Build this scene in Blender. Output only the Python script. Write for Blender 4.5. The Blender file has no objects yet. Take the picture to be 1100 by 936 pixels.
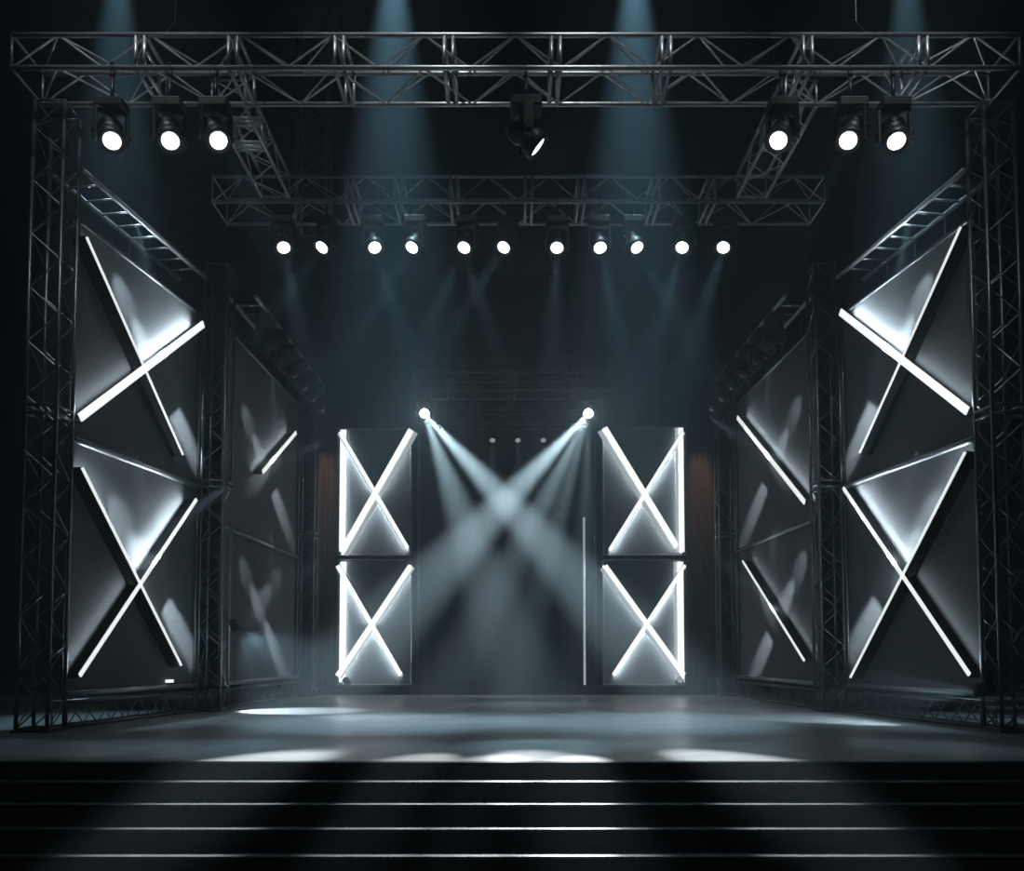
import bpy, bmesh, math, random
from mathutils import Vector, Matrix, Quaternion
random.seed(7)
V = Vector
scn = bpy.context.scene
COL = scn.collection

# ------------------------------------------------------------------ camera
F, PITCH, SHIFT = 900.0, math.radians(3.0), 188.0
CS, SN = math.cos(PITCH), math.sin(PITCH)
EYE = 1.0
cam = bpy.data.cameras.new('camera')
co = bpy.data.objects.new('camera', cam); COL.objects.link(co)
cam.sensor_fit = 'HORIZONTAL'; cam.sensor_width = 36.0
cam.lens = 36.0 * F / 1100.0
cam.shift_y = SHIFT / 1100.0
cam.clip_end = 200
co.location = (0, 0, EYE); co.rotation_euler = (math.pi/2 + PITCH, 0, 0)
scn.camera = co

def ray(px, py):
    a, b = (px-550)/F, (468+SHIFT-py)/F
    return V((a, CS - b*SN, SN + b*CS))
def at(px, py, Y):
    d = ray(px, py); t = Y/d.y
    return V((d.x*t, Y, EYE + d.z*t))
def on_floor(px, py, z=0.0):
    d = ray(px, py); t = (z-EYE)/d.z
    return V((d.x*t, d.y*t, z))
def on_plane(px, py, A, B, off=0.0):
    """point of the upright plane through plan points A,B, pushed off metres along its normal towards the stage centre"""
    A, B = V((A[0], A[1])), V((B[0], B[1]))
    n = V((-(B-A).y, (B-A).x)); n.normalize()
    if n.x * A.x > 0: n = -n
    A2 = A + n*off
    d = ray(px, py)
    t = (A2.dot(n)) / (d.x*n.x + d.y*n.y)
    return V((d.x*t, d.y*t, EYE + d.z*t))

# ------------------------------------------------------------------ materials
def mat(name, color, rough=0.5, metal=0.0, emit=None, strength=0.0, noise=None, bump=None, spec=0.5, nscale=6.0):
    m = bpy.data.materials.new(name); m.use_nodes = True
    nt = m.node_tree; b = nt.nodes['Principled BSDF']
    b.inputs['Base Color'].default_value = (*color, 1)
    b.inputs['Roughness'].default_value = rough
    b.inputs['Metallic'].default_value = metal
    b.inputs['Specular IOR Level'].default_value = spec
    if emit:
        b.inputs['Emission Color'].default_value = (*emit, 1)
        b.inputs['Emission Strength'].default_value = strength
    if noise or bump:
        tc = nt.nodes.new('ShaderNodeTexCoord'); n = nt.nodes.new('ShaderNodeTexNoise')
        n.inputs['Scale'].default_value = nscale; n.inputs['Detail'].default_value = 6
        nt.links.new(tc.outputs['Object'], n.inputs['Vector'])
        if noise:
            r = nt.nodes.new('ShaderNodeMapRange')
            r.inputs['To Min'].default_value = max(0.02, rough-noise); r.inputs['To Max'].default_value = min(1, rough+noise)
            nt.links.new(n.outputs['Fac'], r.inputs['Value']); nt.links.new(r.outputs['Result'], b.inputs['Roughness'])
        if bump:
            bp = nt.nodes.new('ShaderNodeBump'); bp.inputs['Strength'].default_value = bump; bp.inputs['Distance'].default_value = 0.01
            nt.links.new(n.outputs['Fac'], bp.inputs['Height']); nt.links.new(bp.outputs['Normal'], b.inputs['Normal'])
    return m

ICE = (0.73, 0.90, 1.0)
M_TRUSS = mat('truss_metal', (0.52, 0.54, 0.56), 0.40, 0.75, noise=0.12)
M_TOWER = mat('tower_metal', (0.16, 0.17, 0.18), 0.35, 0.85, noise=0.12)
M_RAIL = mat('brushed_rail', (0.42, 0.44, 0.46), 0.33, 0.9, noise=0.1)
M_BLACK = mat('black_plastic', (0.006, 0.006, 0.0065), 0.5, noise=0.1)
M_BLACKM = mat('black_metal', (0.02, 0.021, 0.023), 0.4, 0.3, noise=0.1)
M_FIN = mat('black_channel', (0.018, 0.019, 0.02), 0.4, 0.4)
M_STEP = mat('black_step', (0.003, 0.0035, 0.004), 0.4, noise=0.1, spec=0.2)
M_NOSE = mat('step_nosing', (0.20, 0.22, 0.235), 0.42, 0.6, noise=0.1)
M_DRAPE = mat('black_drape', (0.012, 0.013, 0.015), 0.9, spec=0.1)
M_BROWN = mat('brown_drape', (0.26, 0.15, 0.115), 0.85, spec=0.15)
M_WALL = mat('dark_wall', (0.007, 0.0075, 0.008), 0.85, noise=0.1, spec=0.15)
M_BACK = mat('backdrop_cloth', (0.035, 0.04, 0.044), 0.85, spec=0.2)
M_FABRIC = mat('panel_fabric', (0.095, 0.10, 0.106), 0.7, spec=0.25, bump=0.05, nscale=40)
M_LED = mat('led_diffuser', (0.8, 0.8, 0.8), 0.4, emit=(0.90, 0.98, 1.0), strength=1.0)
M_LEDB = mat('led_diffuser_bright', (0.8, 0.8, 0.8), 0.4, emit=(0.92, 0.98, 1.0), strength=1.15)
M_LEDX = mat('led_diffuser_rear', (0.8, 0.8, 0.8), 0.4, emit=(0.88, 0.97, 1.0), strength=1.35)
M_LEDDIM = mat('led_diffuser_dim', (0.8, 0.8, 0.8), 0.4, emit=(0.80, 0.93, 1.0), strength=0.3)
M_WASHGLOW = mat('wash_glow', (0.8, 0.8, 0.8), 0.5, emit=(0.74, 0.91, 1.0), strength=0.42)  # soft wash glow beside the rear battens, put into emission
M_LENS = mat('lit_lens', (0.9, 0.9, 0.9), 0.1, emit=(0.88, 0.97, 1.0), strength=5.0)
M_LENSHOT = mat('hot_lens', (0.9, 0.9, 0.9), 0.1, emit=(0.85, 0.96, 1.0), strength=60.0)
M_GLASS = mat('dark_lens', (0.02, 0.025, 0.03), 0.08)

def floor_material():
    m = bpy.data.materials.new('stage_floor'); m.use_nodes = True
    nt = m.node_tree; b = nt.nodes['Principled BSDF']; N = nt.nodes.new; L = nt.links.new
    tc = N('ShaderNodeTexCoord')
    mp = N('ShaderNodeMapping'); mp.inputs['Scale'].default_value = (0.35, 2.2, 1); L(tc.outputs['Object'], mp.inputs['Vector'])
    n1 = N('ShaderNodeTexNoise'); n1.inputs['Scale'].default_value = 2.0; n1.inputs['Detail'].default_value = 8; n1.inputs['Roughness'].default_value = 0.65
    L(mp.outputs['Vector'], n1.inputs['Vector'])
    n2 = N('ShaderNodeTexNoise'); n2.inputs['Scale'].default_value = 0.8; n2.inputs['Detail'].default_value = 4
    L(tc.outputs['Object'], n2.inputs['Vector'])
    cr = N('ShaderNodeValToRGB')
    cr.color_ramp.elements[0].position = 0.3; cr.color_ramp.elements[0].color = (0.21, 0.235, 0.25, 1)
    cr.color_ramp.elements[1].position = 0.75; cr.color_ramp.elements[1].color = (0.37, 0.40, 0.42, 1)
    L(n1.outputs['Fac'], cr.inputs['Fac']); L(cr.outputs['Color'], b.inputs['Base Color'])
    r = N('ShaderNodeMapRange'); r.inputs['To Min'].default_value = 0.22; r.inputs['To Max'].default_value = 0.5
    L(n2.outputs['Fac'], r.inputs['Value']); L(r.outputs['Result'], b.inputs['Roughness'])
    bp = N('ShaderNodeBump'); bp.inputs['Strength'].default_value = 0.12; bp.inputs['Distance'].default_value = 0.01
    L(n1.outputs['Fac'], bp.inputs['Height']); L(bp.outputs['Normal'], b.inputs['Normal'])
    return m
M_FLOOR = floor_material()

# ------------------------------------------------------------------ mesh builder
class MB:
    def __init__(s): s.v, s.f = [], []
    def add(s, vs, fs):
        o = len(s.v); s.v += [tuple(x) for x in vs]; s.f += [tuple(i+o for i in q) for q in fs]; return s
    def box(s, lo, hi):
        x0, y0, z0 = lo; x1, y1, z1 = hi
        return s.add([(x0,y0,z0),(x1,y0,z0),(x1,y1,z0),(x0,y1,z0),(x0,y0,z1),(x1,y0,z1),(x1,y1,z1),(x0,y1,z1)],
                     [(0,3,2,1),(4,5,6,7),(0,1,5,4),(1,2,6,5),(2,3,7,6),(3,0,4,7)])
    def obox(s, o, ax, ay, az):
        """oriented box: corner o and three edge vectors"""
        o, ax, ay, az = V(o), V(ax), V(ay), V(az)
        if ax.cross(ay).dot(az) < 0: ax, ay = ay, ax
        p = [o, o+ax, o+ax+ay, o+ay]; p += [q+az for q in p]
        return s.add(p, [(0,3,2,1),(4,5,6,7),(0,1,5,4),(1,2,6,5),(2,3,7,6),(3,0,4,7)])
    def tube(s, a, b, r, n=8, r2=None):
        a, b = V(a), V(b); d = (b-a)
        if d.length < 1e-6: return s
        d.normalize(); r2 = r if r2 is None else r2
        u = d.orthogonal().normalized(); w = d.cross(u)
        vs = []
        for (c, rr) in ((a, r), (b, r2)):
            for k in range(n):
                t = 2*math.pi*k/n; vs.append(c + (u*math.cos(t) + w*math.sin(t))*rr)
        fs = [(k, (k+1) % n, n+(k+1) % n, n+k) for k in range(n)] + [tuple(range(n-1, -1, -1)), tuple(range(n, 2*n))]
        return s.add(vs, fs)
    def lathe(s, prof, n=24, origin=(0,0,0)):
        """profile [(r,z)] about the z axis"""
        o = V(origin); vs = []
        for (r, z) in prof:
            for k in range(n):
                t = 2*math.pi*k/n; vs.append(o + V((r*math.cos(t), r*math.sin(t), z)))
        fs = []
        for i in range(len(prof)-1):
            for k in range(n):
                a, b = i*n+k, i*n+(k+1) % n
                fs.append((a, b, b+n, a+n))
        fs.append(tuple(range(n-1, -1, -1))); fs.append(tuple(range((len(prof)-1)*n, len(prof)*n)))
        return s.add(vs, fs)
    def arc_tube(s, pts, r, n=8):
        for a, b in zip(pts[:-1], pts[1:]): s.tube(a, b, r, n)
        return s
    def build(s, name, m, parent=None, smooth=False, bevel=0.0, loc=None, kind=None):
        me = bpy.data.meshes.new(name); me.from_pydata(s.v, [], s.f)
        bm = bmesh.new(); bm.from_mesh(me)
        bmesh.ops.recalc_face_normals(bm, faces=bm.faces)
        if bevel: bmesh.ops.bevel(bm, geom=list(bm.edges), offset=bevel, segments=2, affect='EDGES', profile=0.5)
        bm.to_mesh(me); bm.free()
        if smooth:
            for p in me.polygons: p.use_smooth = len(p.vertices) <= 4
        me.materials.append(m)
        o = bpy.data.objects.new(name, me); COL.objects.link(o)
        if parent: o.parent = parent
        if loc is not None: o.location = loc
        if kind: o['kind'] = kind
        return o

def thing(name, label, cat, loc=(0,0,0), group=None):
    o = bpy.data.objects.new(name, None); COL.objects.link(o); o.location = loc
    o.empty_display_size = 0.2
    o['label'] = label; o['category'] = cat; o['kind'] = 'thing'
    if group: o['group'] = group
    return o
def struct(o, label=None):
    o['kind'] = 'structure'
    if label: o['label'] = label
    return o

def spot(name, loc, target, power, angle, blend=0.4, color=ICE, radius=0.05, parent=None):
    l = bpy.data.lights.new(name, 'SPOT'); l.energy = power; l.spot_size = math.radians(angle); l.spot_blend = blend
    l.color = color; l.shadow_soft_size = radius
    o = bpy.data.objects.new(name, l); COL.objects.link(o); o.location = loc
    d = V(target) - V(loc)
    o.rotation_euler = d.to_track_quat('-Z', 'Y').to_euler()
    return o

# ------------------------------------------------------------------ haze
w = bpy.data.worlds.new('world'); scn.world = w; w.use_nodes = True
nt = w.node_tree
bg = nt.nodes['Background']; bg.inputs['Color'].default_value = (0, 0, 0, 1); bg.inputs['Strength'].default_value = 0
vs_ = nt.nodes.new('ShaderNodeVolumeScatter')
vs_.inputs['Density'].default_value = 0.0142; vs_.inputs['Anisotropy'].default_value = 0.5
vs_.inputs['Color'].default_value = (0.64, 0.87, 1.0, 1)
nt.links.new(vs_.outputs['Volume'], nt.nodes['World Output'].inputs['Volume'])

# ------------------------------------------------------------------ the room
SE = on_floor(550, 818).y            # stage front edge
TR, RI, NST = 0.32, 0.142, 6
struct(MB().box((-14, SE, -0.30), (14, 26, 0.0)).build('floor', M_FLOOR), 'scuffed grey stage floor with a soft sheen')
struct(MB().box((-14, -4, -RI*NST-0.2), (14, SE - TR*(NST-1) - 0.02, -RI*NST)).build('floor_front', M_WALL), 'black auditorium floor')
struct(MB().box((-14, 25.8, 0.0), (14, 26, 13)).build('wall_back', M_WALL), 'black rear wall')
struct(MB().box((-14, -4, 0.0), (-13.8, 25.8, 13)).build('wall_left', M_WALL), 'black wall')
struct(MB().box((13.8, -4, 0.0), (14, 25.8, 13)).build('wall_right', M_WALL), 'black wall')
struct(MB().box((-14, -4, 13), (14, 26, 13.2)).build('ceiling', M_WALL), 'black ceiling')
# stage fascia and steps
st = thing('stage_steps', 'wide flight of black steps running the whole width of the stage front', 'steps', (0, SE, 0))
MB().box((-13.5, -0.06, -0.30), (13.5, -0.004, -0.004)).build('fascia', M_STEP, st)
for i in range(1, NST):
    y1, z = -0.06 - TR*(i-1), -RI*i
    s = MB().box((-13.5, y1-TR, -RI*NST), (13.5, y1, z)).build('step', M_STEP, st, bevel=0.006)
    MB().box((-13.4, y1-TR-0.006, z-0.012), (13.4, y1-TR+0.10, z+0.006)).build('nosing', M_NOSE, s)

# ------------------------------------------------------------------ trusses
def zigzag(mb, a0, a1, b0, b1, n, r, cross=False, skip=None):
    """diagonals between line a0-a1 and line b0-b1"""
    a0, a1, b0, b1 = V(a0), V(a1), V(b0), V(b1)
    for k in range(n):
        if skip and skip(k): continue
        t0, t1 = k/n, (k+1)/n
        if cross or k % 2 == 0: mb.tube(a0.lerp(a1, t0), b0.lerp(b1, t1), r, 6)
        if cross or k % 2 == 1: mb.tube(b0.lerp(b1, t0), a0.lerp(a1, t1), r, 6)

def box_truss(name, label, cat, p0, p1, w, h, nseg, m, group=None, side=None, up=(0,0,1), rc=0.028, rd=0.011, ties=(), cross=False, tie_r=0.022, chains=(), chain_top=12.98, plates=False):
    """box truss; p0, p1 are the centres of its two ends; origin at p0"""
    p0, p1 = V(p0), V(p1); ax = (p1-p0); up = V(up).normalized()
    side = ax.cross(up).normalized() if side is None else V(side).normalized()
    root = thing(name, label, cat, p0, group)
    q = ax
    c = {}
    for sx in (-1, 1):
        for sz in (-1, 1):
            o = side*(sx*w/2) + up*(sz*h/2); c[(sx, sz)] = o
            MB().tube(o, o+q, rc, 10).build('chord', m, root, smooth=True)
    lat = MB()
    for (a, b) in (((-1,-1),(-1,1)), ((1,-1),(1,1)), ((-1,-1),(1,-1)), ((-1,1),(1,1))):
        zigzag(lat, c[a], c[a]+q, c[b], c[b]+q, nseg, rd, cross)
    lat.build('lattice', m, root)
    for t in (0.0, 1.0) + tuple(ties):
        for dt in ((0,) if t in (0.0, 1.0) else (-0.055, 0.055)):
            o = q*t + (q.normalized()*dt)
            f = MB()
            for (a, b) in (((-1,-1),(1,-1)), ((1,-1),(1,1)), ((1,1),(-1,1)), ((-1,1),(-1,-1))):
                f.tube(c[a]+o, c[b]+o, tie_r if t not in (0.0, 1.0) else rd*1.3, 8)
            f.build('cross_tie', m, root, smooth=True)
    for t in chains:
        o = q*t + up*(h/2)
        mb = MB()
        for sx in (-1, 1): mb.tube(q*t + c[(sx, 1)], o + V((0,0,0.45)), 0.008, 6)
        mb.tube(o + V((0,0,0.45)), V((o.x, o.y, chain_top - p0.z)), 0.009, 6)
        mb.build('hanging_chain', M_BLACKM, root)
    if plates:
        e = 0.05
        MB().obox(-side*(w/2+e) - q.cross(side).normalized()*(h/2+e) - q.normalized()*0.045, side*(w+2*e), q.cross(side).normalized()*(h+2*e), q.normalized()*0.03).build('base_plate', M_BLACKM, root)
    return root

# front truss
YF = 10.2
zf = at(550, 73, YF).z
FT_W, FT_H = 0.70, 0.43
xl, xr = at(12, 73, YF).x, at(1096, 73, YF).x
L_ = xr - xl
def tie_ts(pxs, py, Y): return tuple((at(p, py, Y).x - xl)/L_ for p in pxs)
box_truss('overhead_truss', 'long metal box truss spanning the whole stage front, highest and nearest', 'truss',
          (xl, YF+FT_W/2, zf+FT_H/2), (xr, YF+FT_W/2, zf+FT_H/2), FT_W, FT_H, 22, M_TRUSS,
          ties=tie_ts((150, 250, 364, 482, 597, 716, 868, 992), 75, YF), chains=(0.15, 0.5, 0.85), tie_r=0.026, rc=0.032, rd=0.013)
# middle truss
ZT = zf
d = ray(550, 217); YM = (ZT-EYE)/d.z*d.y
xl2, xr2 = at(228, 217, YM).x, at(886, 217, YM).x
FT = (xl, xr, 22, tie_ts((150, 250, 364, 482, 597, 716, 868, 992), 75, YF))
xl, L_ = xl2, xr2-xl2
MT = (xl2, xr2, 20, tie_ts((375, 428, 487, 568, 625, 705, 765), 217, YM))
box_truss('overhead_truss', 'shorter box truss further back carrying the row of eleven lit lamps', 'truss',
          (xl2, YM+0.35, ZT+FT_H/2), (xr2, YM+0.35, ZT+FT_H/2), 0.70, 0.43, 20, M_TRUSS,
          ties=tie_ts((375, 428, 487, 568, 625, 705, 765), 217, YM), chains=(0.22, 0.8), tie_r=0.026, rc=0.028, rd=0.010)
# link trusses, running front to back between the two
for nm, (xa, xb) in (('at the left end of the lamp row', (-4.06, -3.62)), ('at the right end of the lamp row', (3.66, 4.12))):
    box_truss('link_truss', 'short box truss running front to back, ' + nm, 'truss',
              ((xa+xb)/2, YF+FT_W+0.06, ZT+0.2), ((xa+xb)/2, YM-0.12, ZT+0.2), xb-xa, 0.36, 5, M_TRUSS, ties=(0.38, 0.42), rc=0.028, rd=0.011, tie_r=0.02, chains=(0.5,))
# rear trusses
YB = 19.3
zb = at(550, 419, YB).z
box_truss('overhead_truss', 'small dim box truss above the two crossing beams at stage rear', 'truss',
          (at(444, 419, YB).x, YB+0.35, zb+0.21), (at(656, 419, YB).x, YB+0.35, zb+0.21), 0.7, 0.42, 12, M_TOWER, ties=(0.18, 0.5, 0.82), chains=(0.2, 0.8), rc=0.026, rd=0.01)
YB2 = 22.2
zb2 = at(550, 456, YB2).z
box_truss('overhead_truss', 'faint rearmost truss just above three tiny lamps', 'truss',
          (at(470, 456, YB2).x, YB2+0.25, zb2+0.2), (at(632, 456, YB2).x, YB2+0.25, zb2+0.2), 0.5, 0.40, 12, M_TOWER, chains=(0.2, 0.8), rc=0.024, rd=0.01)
# upright truss behind the lamp row
box_truss('upright_truss', 'dim upright truss rising behind the lamp-row truss near its link', 'truss',
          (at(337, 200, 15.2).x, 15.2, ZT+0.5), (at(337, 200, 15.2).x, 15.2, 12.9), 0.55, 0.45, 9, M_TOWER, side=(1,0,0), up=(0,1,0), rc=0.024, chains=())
UT = [o for o in COL.objects if o.name == 'upright_truss'][0]
MB().box((-0.4, -0.35, 12.86-ZT-0.5+0.05), (0.4, 0.35, 13.0-ZT-0.5)).build('ceiling_mount', M_BLACKM, UT)

# ------------------------------------------------------------------ side towers, ladders, base trusses, light panels
SIDES = {
 'left': dict(s=-1, A1=(-5.93, 11.24), B1=(-5.44, 14.55), A2=(-5.17, 15.1), B2=(-5.07, 19.95), T=((-6.12, 10.93), (-5.28, 14.83), (-4.97, 20.25)), mid2=3.35),
 'right': dict(s=1, A1=(6.25, 11.24), B1=(5.77, 14.55), A2=(5.47, 15.1), B2=(5.33, 19.95), T=((6.44, 10.93), (5.61, 14.83), (5.20, 20.25)), mid2=3.5),
}
TOPZ, PTOP, MID1, RAILZ = 7.68, 7.0, 3.97, 0.42
def normal_of(A, B):
    A, B = V(A), V(B); n = V((-(B-A).y, (B-A).x)).normalized()
    return (-n if n.x*A.x > 0 else n).to_3d()

def batten(root, a, b, n, lit, mled, depth=0.16, width=0.05, fin=0.03, wash=0.0, tilt=16, spread=75, soft=0.0):
    """light batten from a to b on a panel of normal n: a dark fin with a lit strip along the side that faces 'lit'"""
    a, b = V(a), V(b); d = b-a; L = d.length; d.normalize()
    s = n.cross(d).normalized()
    if s.dot(V(lit)) < 0: s = -s
    ch = MB().obox(a - s*fin, d*L, s*fin, n*depth).build('batten', M_FIN, root)
    e = 0.02
    MB().obox(a + d*e - s*fin*0.7 + n*(depth+0.001), d*(L-2*e), s*(width+fin*0.7), n*0.022).build('diffuser', mled, ch)
    if soft: MB().obox(a + d*e + s*(width+0.004) + n*(depth-0.02), d*(L-2*e), s*soft, n*0.02).build('glow_strip', M_WASHGLOW, ch)  # emissive strip standing in for the band of wash along the batten
    if wash and not isinstance(wash, tuple): wash = ((0, 1, wash),)
    for (t0, t1, pw) in (wash or ()):
        l = bpy.data.lights.new('wash_light', 'AREA'); l.shape = 'RECTANGLE'; l.energy = pw; l.color = ICE
        l.size = (L-2*e)*(t1-t0); l.size_y = 0.03; l.spread = math.radians(spread)
        o = bpy.data.objects.new('wash_light', l); COL.objects.link(o); o.parent = ch
        t = math.radians(tilt); z = -(s*math.cos(t) - n*math.sin(t)); x = d; y = z.cross(x)
        m = Matrix((x, y, z)).transposed().to_4x4(); m.translation = a + d*(e + (L-2*e)*(t0+t1)/2) + s*0.014 + n*(depth-0.09)
        o.matrix_basis = m
    return ch

def panel_quad(root, A, B, n, z0, z1, m, pad=0.02):
    A3, B3 = V((*A, 0)), V((*B, 0)); d = B3-A3
    MB().obox(A3 - n*0.10 + V((0,0,z0)) - root.location, d, -n*0.03, V((0,0,z1-z0))).build('fabric', m, root)

def rail(root, A, B, n, z, r=0.03, name='rail', m=None):
    A3, B3 = V((*A, z)) - root.location, V((*B, z)) - root.location
    MB().tube(A3 - n*0.05, B3 - n*0.05, r, 10).build(name, m or M_RAIL, root, smooth=True)

# tubes measured on the photograph: (a, b, which side is lit, diffuser, width)
TUBES = {
 ('left', 1, 'upper'): [((84, 254), (190, 490), 'in', M_LED, .015), ((213, 351), (78, 453), 'up', M_LEDB, .10)],
 ('left', 1, 'lower'): [((79, 502), (188, 716), 'in', M_LED, .02), ((205, 537), (77, 728), 'up', M_LED, .045)],
 ('right', 1, 'upper'): [((1041, 243), (930, 488), 'in', M_LED, .015), ((908, 338), (1047, 446), 'up', M_LEDB, .10)],
 ('right', 1, 'lower'): [((1046, 485), (920, 729), 'in', M_LED, .02), ((912, 525), (1050, 727), 'up', M_LED, .045)],
 ('left', 2, 'upper'): [((313, 466), (276, 509), 'up', M_LED, .07)],
 ('left', 2, 'lower'): [],
 ('right', 2, 'upper'): [((797, 450), (871, 542), 'up', M_LED, .08)],
 ('right', 2, 'lower'): [((803, 603), (871, 711), 'up', M_LED, .03)],
}
WASH = {   # (from, to, power) along each batten
 ('left', 1, 'upper'): [((0, 1, 3),), ((0.02, .52, 36), (.52, 1, 4))], ('left', 1, 'lower'): [((0.02, .6, 20), (.62, 1, 3)), ((0.02, .5, 17), (.52, 1, 3))],
 ('right', 1, 'upper'): [((0, 1, 3),), ((0.02, .52, 36), (.52, 1, 4))], ('right', 1, 'lower'): [((0.02, .6, 20), (.62, 1, 3)), ((0.02, .5, 17), (.52, 1, 2))],
 ('left', 2, 'upper'): [((0, 1, 6),)], ('right', 2, 'upper'): [((0, 1, 14),)], ('right', 2, 'lower'): [((0, 1, 4),)],
}
# narrow beams grazing down the scrims: (from, to, power, cone)
GRAZE = {
 ('left', 1, 'upper'): [((106, 243), (214, 490), 300, 9)],
 ('left', 1, 'lower'): [((100, 485), (212, 705), 220, 9), ((208, 524), (80, 690), 160, 9)],
 ('right', 1, 'upper'): [((1016, 242), (911, 488), 300, 9)],
 ('right', 1, 'lower'): [((1030, 482), (912, 695), 220, 9), ((914, 518), (1000, 670), 160, 9)],
 ('left', 2, 'upper'): [((252, 400), (314, 570), 260, 9), ((318, 472), (243, 556), 80, 9)],
 ('left', 2, 'lower'): [((250, 568), (310, 724), 200, 11), ((318, 600), (244, 712), 60, 10)],
 ('right', 2, 'upper'): [((871, 388), (798, 570), 260, 9), ((797, 448), (872, 566), 100, 8)],
 ('right', 2, 'lower'): [((876, 560), (806, 722), 300, 10), ((794, 592), (850, 722), 140, 9)],
}
for side, S in SIDES.items():
    s = S['s']
    wl = 'left' if s < 0 else 'right'
    # towers
    for k, (tx, ty) in enumerate(S['T']):
        where = ('nearest the steps', 'halfway along the side', 'at the stage rear')[k]
        w_ = (0.40, 0.40, 0.38)[k]
        topz = (ZT-0.06, TOPZ+0.30, TOPZ+0.05)[k]
        box_truss('truss_tower', 'black lattice tower on the %s side of the stage, %s' % (wl, where), 'tower',
                  (tx, ty, 0.05), (tx, ty, topz), w_, w_, int(topz/0.36), M_TOWER, side=(1,0,0), rc=0.026, rd=0.010, up=(0,1,0), plates=True, ties=(0.5,))
    for bay in (1, 2):
        A, B = S['A%d' % bay], S['B%d' % bay]
        n = normal_of(A, B)
        A3, B3 = V((*A, 0)), V((*B, 0)); dv = (B3-A3).normalized()
        mid = MID1 if bay == 1 else S['mid2']
        loc = ('beside the front tower', 'between the middle and rear towers')[bay-1]
        # ladder at the top
        z = TOPZ if bay == 1 else TOPZ-0.1
        root = thing('ladder_truss', 'flat ladder truss along the top of the %s side, %s' % (wl, loc), 'truss', (A[0], A[1], z))
        ins = n*(0.0 if bay == 1 else 0.45)
        o1, o2 = ins, B3 - A3 + ins
        out = -n*0.5
        for o in (V((0,0,0)), out):
            MB().tube(o1+o, o2+o, 0.04, 10).build('chord', M_TRUSS, root, smooth=True)
        nr = 9 if bay == 1 else 12
        for k in range(1, nr):
            p = o1.lerp(o2, k/nr); MB().tube(p, p+out, 0.018, 8).build('rung', M_TRUSS, root, smooth=True)
        for k in (1, 3, 5, 7):
            p = o1.lerp(o2, k/9) + out; MB().tube(p, p + V((0,0,-(z-PTOP-0.05))), 0.014, 6).build('hanging_post', M_TOWER, root)
        # base truss
        h = RAILZ-0.1
        box_truss('base_truss', 'low lattice truss under the %s light panels, %s' % (wl, loc), 'truss',
                  A3 - n*0.16 + V((0,0,0.03+h/2)) + dv*0.05, B3 - n*0.16 + V((0,0,0.03+h/2)) - dv*0.05, 0.22, h, 10 if bay == 1 else 14, M_TOWER, rc=0.026, rd=0.010)
        for part in ('upper', 'lower'):
            z0, z1 = (mid+0.03, PTOP) if part == 'upper' else (RAILZ+0.02, mid-0.03)
            look = {('left',1,'upper'): 'grey scrim panel with a thick bright diagonal batten, upper half by the left front tower',
                    ('left',1,'lower'): 'grey scrim panel with two thin crossed battens, lower half by the left front tower',
                    ('right',1,'upper'): 'grey scrim panel with a thick bright diagonal batten, upper half by the right front tower',
                    ('right',1,'lower'): 'grey scrim panel with two thin crossed battens, lower half by the right front tower',
                    ('left',2,'upper'): 'grey scrim panel with one short bright batten, upper half at the left rear tower',
                    ('left',2,'lower'): 'grey scrim panel without battens, lower half at the left rear tower',
                    ('right',2,'upper'): 'grey scrim panel with one long bright batten, upper half at the right rear tower',
                    ('right',2,'lower'): 'grey scrim panel with a thin lit batten, lower half at the right rear tower'}[(side, bay, part)]
            root = thing('lit_scrim', look, 'light screen', (A[0], A[1], z0), 'light panels along the sides')
            panel_quad(root, A, B, n, z0, z1, M_FABRIC)
            if part == 'upper':
                rail(root, A, B, n, z1-0.02, 0.028, 'top_rail', M_TOWER)
            else:
                rail(root, A, B, n, z1-0.01, 0.05 if bay == 1 else 0.035, 'top_rail')
                rail(root, A, B, n, z0+0.03, 0.045, 'bottom_rail', M_RAIL)
            for P, off in ((A3, dv*0.02), (B3, -dv*0.02)):
                MB().tube(P+off-n*0.06+V((0,0,z0))-root.location, P+off-n*0.06+V((0,0,z1))-root.location, 0.025, 8).build('side_rail', M_TOWER, root, smooth=True)
            for (pa, pb, pw, an) in GRAZE.get((side, bay, part), ()):
                pa3, pb3 = on_plane(*pa, A, B), on_plane(*pb, A, B)
                ln = (pb3-pa3).length; hh = 0.155*ln; u3 = (pb3-pa3).normalized()
                for (deg, cone, pk) in ((30, 25, 0.9), (18, 15, 6.0), (11, 9.5, 36.0)):
                    if u3.y < 0 and deg < 15: continue
                    tg = pa3 + u3*(hh/math.tan(math.radians(deg))) - n*0.10
                    spot('grazing_light', pa3 + n*hh, tg, pw*(0.85 if bay == 1 else 0.36)*pk*(hh/0.6)**2, cone, 0.9, ICE, 0.03)
            for (pa, pb, lit, ml, wd) in TUBES[(side, bay, part)]:
                a = on_plane(*pa, A, B, -0.0) - n*0.095 - root.location
                b = on_plane(*pb, A, B, -0.0) - n*0.095 - root.location
                lv = V((0,0,1)) if lit == 'up' else dv
                if lit == 'in': lv = dv
                batten(root, a, b, n, lv, ml, width=wd, fin=0.018, depth=0.20, wash=WASH[(side, bay, part)][TUBES[(side, bay, part)].index((pa, pb, lit, ml, wd))], tilt=30, spread=115)

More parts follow.
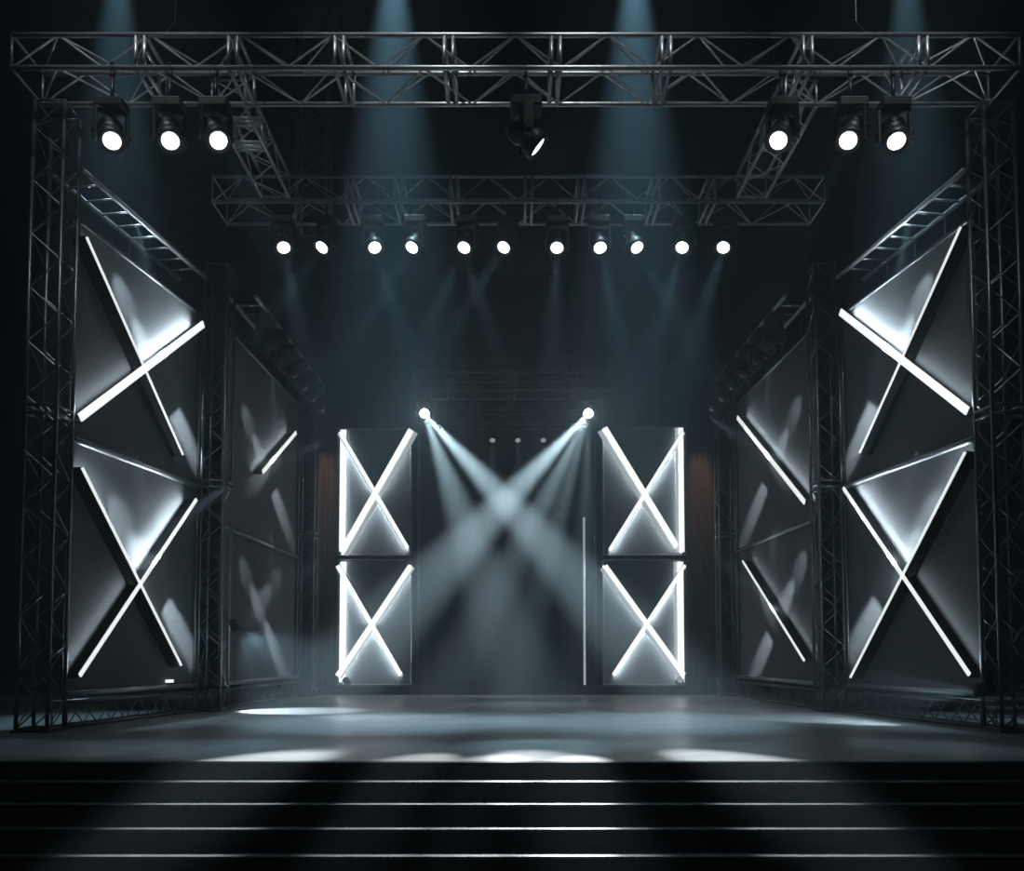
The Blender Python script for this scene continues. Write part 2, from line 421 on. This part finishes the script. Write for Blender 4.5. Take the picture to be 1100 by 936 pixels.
# ------------------------------------------------------------------ lamps
def fixture_master(lens_mat, k=1.0):
    """parts of a moving-head lamp; origin at the clamp, head pivot below"""
    g = {}
    cl = MB()
    cl.arc_tube([V((0, 0.05*math.cos(t), 0.05*math.sin(t))) for t in [math.pi*(-0.5+i*0.2) for i in range(8)]], 0.009, 6)
    cl.box((-0.018, -0.02, -0.11), (0.018, 0.02, -0.043))
    g['clamp'] = cl
    g['base'] = MB().box((-0.15, -0.11, -0.20), (0.15, 0.11, -0.10))
    yk = MB()
    for s in (-1, 1):
        yk.box((s*0.155-0.018, -0.05, -0.56), (s*0.155+0.018, 0.05, -0.215))
    yk.box((-0.173, -0.05, -0.235), (0.173, 0.05, -0.205))
    g['yoke'] = yk
    return g

class Fixture:
    """copies one set of meshes; the head is turned to its own aim"""
    meshes = None
    @classmethod
    def make(cls, label, pos, aim, group, lens=M_LENS, name='moving_head_lamp', scale=1.0, cat='stage lamp', lens_r=0.088, rz=0.0, drop=0.0):
        root = thing(name, label, cat, pos, group)
        key = lens.name
        if cls.meshes is None: cls.meshes = {}
        if key not in cls.meshes:
            g = fixture_master(lens)
            def me(nm, mb, m, smooth=False, bevel=0.0):
                o = mb.build(nm, m, None, smooth, bevel); COL.objects.unlink(o); return o
            head = MB().lathe([(0.02, 0.20), (0.085, 0.19), (0.115, 0.14), (0.12, 0.02), (0.105, 0.0), (0.105, -0.03), (0.13, -0.06), (0.132, -0.17), (0.122, -0.175), (0.117, -0.14)], 24)
            ln = MB().lathe([(0.002, -0.165), (0.05, -0.162), (0.09, -0.152), (lens_r, -0.142), (lens_r, -0.136)], 24)
            fins = MB()
            for i in range(5): fins.lathe([(0.124, 0.03+i*0.022), (0.129, 0.034+i*0.022), (0.124, 0.038+i*0.022)], 20)
            kn = MB().tube((0.174, 0, -0.45), (0.192, 0, -0.45), 0.035, 12)
            cls.meshes[key] = dict(clamp=me('mounting_clamp', g['clamp'], M_BLACKM, True), base=me('base', g['base'], M_BLACK, False, 0.012),
                                   yoke=me('yoke', g['yoke'], M_BLACK, False, 0.008), knob=me('tilt_knob', kn, M_BLACKM, True),
                                   head=me('head', head, M_BLACK, True), lens=me('lens', ln, lens, True), fins=me('cooling_ribs', fins, M_BLACKM, True))
        M = cls.meshes[key]
        def cp(o, p):
            c = o.copy(); COL.objects.link(c); c.parent = p; return c
        cp(M['clamp'], root)
        dz = V((0, 0, -drop/scale))
        if drop: MB().tube((0,0,-0.10), V((0,0,-0.11))+dz, 0.02, 10).build('drop_pole', M_BLACKM, root, smooth=True)
        cp(M['base'], root).location = dz; y = cp(M['yoke'], root); y.location = dz
        cp(M['knob'], y); k2 = cp(M['knob'], y); k2.rotation_euler = (0, 0, math.pi)
        h = cp(M['head'], root); h.location = V((0, 0, -0.45)) + dz
        pv = V(pos) + (V((0, 0, -0.45)) + dz)*scale
        d = (V(aim) - pv).normalized(); dl = Matrix.Rotation(-rz, 3, 'Z') @ d
        h.rotation_mode = 'QUATERNION'; h.rotation_quaternion = dl.to_track_quat('-Z', 'Y')
        y.rotation_euler = (0, 0, math.atan2(dl.x, -dl.y)); root.rotation_euler = (0, 0, rz)
        root.scale = (scale,)*3
        cp(M['lens'], h); cp(M['fins'], h)
        return root, pv + d*0.2*scale, d

def nudge(x, xa, xb, n, ties=(), gap=0.125):
    L = xb - xa
    bad = [xa + L*k/n for k in range(n+1)] + [xa + L*t + e for t in ties for e in (-0.055, 0.055)]
    for k in range(60):
        for sgn in (1, -1):
            y = x + sgn*k*0.01
            if all(abs(y-b) > gap for b in bad): return y
    return x
BEAMC = (0.50, 0.84, 1.0)
# eleven lamps in a row
ORD = ('first', 'second', 'third', 'fourth', 'fifth', 'sixth', 'seventh', 'eighth', 'ninth', 'tenth', 'eleventh')
row = [(307, .55), (354, -.75), (402, .6), (448, -.7), (502, -.5), (545, -.8), (594, -.12), (642, .15), (689, .62), (732, -.6), (779, -.7)]
extra = {4: .65}
for i, (px, lean) in enumerate(row):
    p = at(px, 267, YM+0.2)
    hz = ZT - 0.05
    pos = V((nudge(p.x, *MT), YM, ZT))
    aim = pos + V((lean*1.6, -1.6, -3.6))
    r_, lp, ld = Fixture.make('lit lamp, %s of eleven counted from the left under the middle truss' % ORD[i], pos, aim, 'row of eleven lamps on the middle truss', scale=1.12, drop=0.16)
    spot('lamp_light', lp, lp+ld, 550, 13, 0.9, BEAMC, 0.06)
    if i in extra: 
        ld2 = V((extra[i]*1.6, -1.6, -3.6)).normalized(); spot('lamp_light', lp, lp+ld2, 480, 12, 0.7, BEAMC, 0.06)
# six lamps on the front truss
front = [(121, 146, .35, 'first'), (185, 151, .35, 'second'), (234, 151, .5, 'third'), (840, 155, -.5, 'fourth'), (911, 148, -.5, 'fifth'), (955, 146, -.1, 'sixth')]
front_w = {'third': 200, 'fifth': 70}
for px, py, lean, od in front:
    p = at(px, py, YF+0.1)
    pos = V((nudge(p.x, *FT), YF, ZT))
    aim = pos + V((lean*2.2, -1.2, -2.9))
    r_, lp, ld = Fixture.make('lit moving-head lamp, %s of six from the left under the front truss' % od, pos, aim, 'six lit lamps on the front truss', scale=1.18, drop=0.33)
    spot('lamp_light', lp, lp+ld, front_w.get(od, 30), 12, 0.8, BEAMC, 0.06)
# centre lamp seen from the side
p = at(557, 130, YF+0.3)
r_, lp, ld = Fixture.make('black lamp at the front truss middle, turned so only a sliver of lens shows', V((nudge(p.x+0.03, *FT), YF, ZT)), V((p.x+1.6, YF+0.2, ZT-2.2)), 'centre lamp on the front truss', scale=1.3, drop=0.30)
spot('lamp_light', lp, lp+ld, front_w.get(od, 30), 12, 0.8, BEAMC, 0.06)
# two hot lamps at the rear
hot = {}
for nm, px in (('left', 459), ('right', 637)):
    p = at(px, 450, YB)
    pos = V((nudge(p.x, at(444, 419, YB).x, at(656, 419, YB).x, 12, (0.18, 0.5, 0.82)), YB, zb))
    k = (pos.z - p.z)/0.60
    aim = p + V((0.5 if nm == 'left' else -0.5, -3.0, -1.6))
    r_, lp, ld = Fixture.make('blazing white lamp under the small rear truss, source of the %s beam fan' % nm, pos, aim, 'two blazing rear lamps', M_LENSHOT, scale=k)
    hot[nm] = lp
print('hot', hot)
WB = (0.88, 0.97, 1.0)
for px, py, pw, an in ((602, 850, 19000, 5.6), (826, 849, 52000, 5.7)):
    spot('lamp_light', hot['left'], on_floor(px, py, 0 if py < 818 else -0.2), pw, an, 0.95, WB, 0.05)
for px, py, pw, an in ((248, 849, 55000, 5.7), (427, 850, 21000, 4.1), (516, 850, 12000, 3.5), (621, 850, 6000, 3.2)):
    spot('lamp_light', hot['right'], on_floor(px, py, 0 if py < 818 else -0.2), pw, an, 0.95, WB, 0.05)
for nm in hot:
    spot('lamp_spill', hot[nm], hot[nm] + V((0, -3, -1.6)), 55, 130, 1.0, WB, 0.06)
# three tiny lamps on the rearmost truss
for od, px in (('first', 527), ('second', 555), ('third', 583)):
    p = at(px, 482, YB2)
    pos = V((nudge(p.x, at(470, 456, YB2).x, at(632, 456, YB2).x, 12), YB2, zb2))
    r_, lp, ld = Fixture.make('tiny faint lamp, %s of three from the left under the rearmost truss' % od, pos, pos + V((0.1, -2, -3)), 'three tiny rear lamps', M_LEDDIM, scale=0.8)
    spot('lamp_light', lp, lp+ld, 300, 14, 0.7, BEAMC, 0.05)
# unlit lamps along the rear bays
for side, S in SIDES.items():
    A, B = V(S['A2']), V(S['B2']); n = normal_of(S['A2'], S['B2'])
    for k in range(6):
        q = A.lerp(B, 0.125 + 0.1667*k) + n.xy*0.45
        pos = V((q.x, q.y, TOPZ-0.1))
        Fixture.make('unlit black lamp, %s of six from the middle tower along the %s side' % (ORD[k], side), pos, pos + n*2.0 + V((0, -0.5, -3)), 'unlit black lamps along the sides', M_GLASS, scale=1.3, rz=math.atan2((B-A).y, (B-A).x))

# ------------------------------------------------------------------ stage rear
RZ = 0.20
YR = 20.75
struct(MB().box((-5.6, YR, 0.0), (6.0, 25.7, RZ)).build('trim_1', M_WALL), 'low black riser along the stage rear')
# backdrop cloth with shallow folds
def pleated(name, m, x0, x1, y, z0, z1, amp, per, parent=None):
    n = int((x1-x0)/per*8); vs, fs = [], []
    for k in range(n+1):
        x = x0 + (x1-x0)*k/n; yy = y + amp*math.sin(2*math.pi*(x-x0)/per) + amp*0.4*math.sin(5.1*x)
        vs += [(x, yy, z0), (x, yy, z1), (x, yy+0.03, z0), (x, yy+0.03, z1)]
    for k in range(n):
        a = 4*k; b = a+4
        fs += [(a, b, b+1, a+1), (a+2, a+3, b+3, b+2), (a, a+2, b+2, b), (a+1, b+1, b+3, a+3)]
    fs += [(0, 1, 3, 2), (4*n, 4*n+2, 4*n+3, 4*n+1)]
    return MB().add(vs, fs).build(name, m, parent, smooth=True)
bd = thing('backdrop', 'dark grey cloth backdrop behind the crossing beams', 'backdrop', (0, 24.6, RZ))
pleated('cloth', M_BACK, -7.5, 7.5, 0, 0.0, 9.6, 0.05, 0.55, bd)
MB().tube((-7.6, 0, 9.65), (7.6, 0, 9.65), 0.04, 10).build('hanging_rail', M_BLACKM, bd)
# brown drapes beside the rear light panels
for nm, xa, xb in (('left', at(338, 520, 22.0).x, at(361, 520, 22.0).x), ('right', at(737, 520, 22.0).x, at(768, 520, 22.0).x)):
    zt = at(550, 487, 22.0).z
    dr = thing('drape', 'narrow brown drape between the rear tower and the %s crossed light panels' % nm, 'drape', ((xa+xb)/2, 22.0, RZ))
    hw = (xb-xa)/2
    pleated('cloth', M_BROWN, -hw, hw, 0, 0.0, zt-RZ, 0.03, 0.14, dr)
    MB().tube((-hw, 0, zt-RZ+0.03), (hw, 0, zt-RZ+0.03), 0.025, 8).build('hanging_rail', M_BLACKM, dr)

YX = 21.2
XP = {
 ('left', 'upper'): ((362, 442, 460, 598), [((367, 465), (440, 590), (-1, -1), .06, .10), ((441, 462), (366, 594), (1, -1), .12, .30)], ),
 ('left', 'lower'): ((362, 442, 601, 732), [((365, 607), (433, 725), (-1, -1), .08, .05), ((441, 607), (362, 726), (1, -1), .10, .14)], ),
 ('right', 'upper'): ((648, 736, 458, 598), [((650, 460), (728, 588), (-1, -1), .12, .32), ((732, 465), (653, 592), (1, -1), .06, .06)], ),
 ('right', 'lower'): ((648, 736, 601, 732), [((650, 607), (735, 725), (-1, -1), .09, .26), ((734, 607), (657, 725), (1, 1), .06, 0)], ),
}
nX = V((0, -1, 0))
for (side, part), (bx, tubes) in XP.items():
    x0, x1, y0, y1 = bx
    p00, p11 = at(x0, y1, YX), at(x1, y0, YX)
    if part == 'lower': p00.z = RZ
    root = thing('crossed_light_screen', 'grey screen with blazing crossed light battens at stage rear, %s of the %s pair' % (part, side), 'light screen', (p00.x, YX, p00.z), 'crossed light panels at the stage rear')
    wx, hz = p11.x-p00.x, p11.z-p00.z
    MB().box((0, 0.0, 0.02), (wx, 0.04, hz-0.02)).build('backing', M_FABRIC, root)
    fr = MB()
    for a, b in (((0,0,0.03),(wx,0,0.03)), ((0,0,hz-0.03),(wx,0,hz-0.03)), ((0,0,0.03),(0,0,hz-0.03)), ((wx,0,0.03),(wx,0,hz-0.03))):
        fr.tube(V(a)+V((0,-0.02,0)), V(b)+V((0,-0.02,0)), 0.028, 8)
    fr.build('frame', M_TOWER, root)
    for (pa, pb, lit, wd, sf) in tubes:
        a, b = at(*pa, YX) + V((0,-0.02,0)) - root.location, at(*pb, YX) + V((0,-0.02,0)) - root.location
        batten(root, a, b, nX, V((lit[0], 0, lit[1])), M_LEDX, depth=0.14, width=wd, wash=40, spread=140, tilt=35, soft=sf*0.4)
    xv = 0.10 if side == 'left' else wx-0.10
    batten(root, V((xv, -0.02, 0.08)), V((xv, -0.02, hz-0.06)), nX, V((1 if side == 'left' else -1, 0, 0)), M_LEDX, depth=0.10, width=.13 if part == 'lower' or side == 'left' else .10, soft=.08 if side == 'right' else 0, wash=40, spread=140, tilt=35)
# slim upright tubes and poles either side of the beams
for px, z0, z1, ml, lab in ((628, 556, 722, M_LEDDIM, 'slim upright light tube beside the right crossed light panels'), ):
    a, b = at(px, z1, YX), at(px, z0, YX)
    t = thing('light_tube', lab, 'light tube', (a.x, YX, RZ))
    MB().tube((0,0,0.04), (0,0,b.z-RZ), 0.03, 10).build('tube', ml, t)
    MB().lathe([(0.12, 0.0), (0.12, 0.03), (0.03, 0.04)], 16).build('base', M_BLACKM, t)
for px, lab in ((449, 'thin dark pole beside the left crossed light panels'), (640, 'thin dark pole beside the right crossed light panels')):
    a = at(px, 700, YX+0.1)
    t = thing('support_pole', lab, 'pole', (a.x, YX+0.1, RZ))
    MB().tube((0,0,0.02), (0,0,6.3), 0.035, 10).build('pole', M_TOWER, t, smooth=True)
    MB().lathe([(0.16, 0.0), (0.16, 0.02), (0.05, 0.03)], 16).build('base', M_BLACKM, t)
# small floor lamps
def floor_lamp(label, pos, m, aim):
    t = thing('floor_lamp', label, 'floor lamp', pos)
    MB().box((-0.10, -0.08, 0.0), (0.10, 0.08, 0.04)).build('base', M_BLACK, t, bevel=0.006)
    y = MB()
    for s in (-1, 1): y.box((s*0.10-0.008, -0.02, 0.03), (s*0.10+0.008, 0.02, 0.17))
    y.build('yoke', M_BLACKM, t)
    h = MB().lathe([(0.05, 0.10), (0.075, 0.08), (0.085, -0.06), (0.08, -0.08), (0.072, -0.05)], 18).build('head', M_BLACK, t, smooth=True, loc=(0, 0, 0.14))
    h.rotation_mode = 'QUATERNION'; h.rotation_quaternion = V(aim).to_track_quat('-Z', 'Y')
    MB().lathe([(0.002, -0.066), (0.05, -0.062), (0.072, -0.052), (0.072, -0.048)], 18).build('lens', m, h, smooth=True)
floor_lamp('small floor lamp at the foot of the right crossed light panels', at(730, 744, 20.9).xy.to_3d() + V((0,0,RZ)), M_LEDDIM, (0, -1, 0.3))
floor_lamp('small floor lamp at the foot of the left crossed light panels', at(372, 744, 20.9).xy.to_3d() + V((0,0,RZ)), M_GLASS, (0, -1, 0.3))

S = SIDES['left']
q = on_plane(182, 737, S['A1'], S['B1'], -0.05)
rl = thing('rail_lamp', 'tiny lit capsule lamp on the bottom rail of the left lower scrim', 'lamp', (q.x, q.y, RAILZ+0.02+0.03+0.047))
ax = (V((*S['B1'], 0)) - V((*S['A1'], 0))).normalized()
MB().obox(-ax*0.10 - V((0.02, 0, 0)), ax*0.2, V((0.04, 0, 0)), V((0, 0, 0.02))).build('base', M_BLACK, rl)
MB().tube(-ax*0.09 + V((0, 0, 0.045)), ax*0.09 + V((0, 0, 0.045)), 0.026, 12).build('tube', M_LEDB, rl, smooth=True)
# small metal step unit behind the base truss by the front tower
su = thing('step_unit', 'small bare metal step unit on the floor behind the right front tower', 'steps', (6.95, 11.75, 0))
for k in range(3):
    MB().box((-0.34, -0.14+0.14*k, 0.12+0.12*k), (0.34, 0.0+0.14*k, 0.145+0.12*k)).build('tread', M_RAIL, su, bevel=0.004)
for sx in (-1, 1):
    for yy, hh in ((-0.10, 0.118), (0.12, 0.358)):
        MB().tube((sx*0.30, yy, 0.0), (sx*0.30, yy, hh), 0.016, 8).build('leg', M_RAIL, su, smooth=True)
spot('step_unit_fill', (6.9, 11.0, 4.0), (6.95, 11.8, 0), 160, 14, 0.6, ICE, 0.04)  # added spot, no lamp body, to brighten the step unit

# ------------------------------------------------------------------ overhead beams from unseen lamps, and added fill lights
OV = (0.50, 0.82, 1.0)
# overhead beams coming down behind the front truss
for px, Y, pw in ((125, 12.6, 3200), (422, 12.4, 7000), (682, 12.4, 7000), (976, 12.6, 2800)):
    p = at(px, 60, Y)
    spot('overhead_light', (p.x, Y, 12.4), (p.x, Y+0.2, 0), pw, 24, 1.0, OV, 0.05)
# added fill spots, without lamp bodies, that brighten the front truss
for x, pw in ((-4.8, 800), (-1.6, 800), (1.6, 800), (4.8, 800)):
    spot('truss_fill', (x, 7.4, 12.7), (x, YF+0.3, ZT), pw, 40, 1.0, (0.85, 0.93, 1.0), 0.15)
# added warm spots that brighten the brown drapes
for px in (350, 752):
    p = at(px, 520, 22.0)
    spot('drape_fill', (p.x, 21.0, 9.5), (p.x, 22.0, 5.0), 130, 14, 0.8, (1.0, 0.85, 0.75), 0.05)
# added low lamps on the towers to brighten the floor
for lab, pos, arm, tgt, pw, an, bl in (
    ('added black lamp clamped low on the left halfway tower, brightening the floor', (-4.90, 14.83, 1.5), -0.16, (305, 764), 650, 62, 0.3),
    ('added black lamp clamped at the foot of the right front tower, brightening the floor', (6.10, 10.86, 0.55), 0.10, (740, 763), 1100, 46, 0.9)):
    p = V(pos); t = on_floor(*tgt); dd = (t-p).normalized()
    r = thing('added_tower_lamp', lab, 'stage lamp', pos)
    MB().box((min(arm, 0), -0.02, 0.09), (max(arm, 0), 0.02, 0.12)).build('mounting_arm', M_BLACKM, r)
    MB().tube((0, 0, 0.10), (0, 0, 0.03), 0.018, 8).build('swivel', M_BLACKM, r)
    h = MB().lathe([(0.05, 0.12), (0.08, 0.09), (0.09, -0.05), (0.10, -0.10), (0.092, -0.10), (0.085, -0.05)], 20).build('head', M_BLACK, r, smooth=True)
    h.rotation_mode = 'QUATERNION'; h.rotation_quaternion = dd.to_track_quat('-Z', 'Y')
    MB().lathe([(0.002, -0.075), (0.05, -0.07), (0.084, -0.055), (0.084, -0.05)], 20).build('lens', M_LENS, h, smooth=True)
    spot('floor_fill', p + dd*0.14, t, pw, an, bl, ICE, 0.05)
    if pos[0] < 0: spot('floor_fill', p + dd*0.14, on_floor(490, 776), 900, 40, 1.0, ICE, 0.05)  # second added light for the middle of the floor

# ------------------------------------------------------------------ render settings
scn.view_settings.view_transform = 'Standard'
scn.view_settings.look = 'None'
scn.view_settings.exposure = 0.0
scn.view_settings.gamma = 1.0
scn.view_settings.use_curve_mapping = False
scn.cycles.use_denoising = True
scn.cycles.max_bounces = 6
scn.cycles.diffuse_bounces = 3
scn.cycles.glossy_bounces = 3
scn.cycles.volume_bounces = 0
scn.cycles.sample_clamp_indirect = 4.0
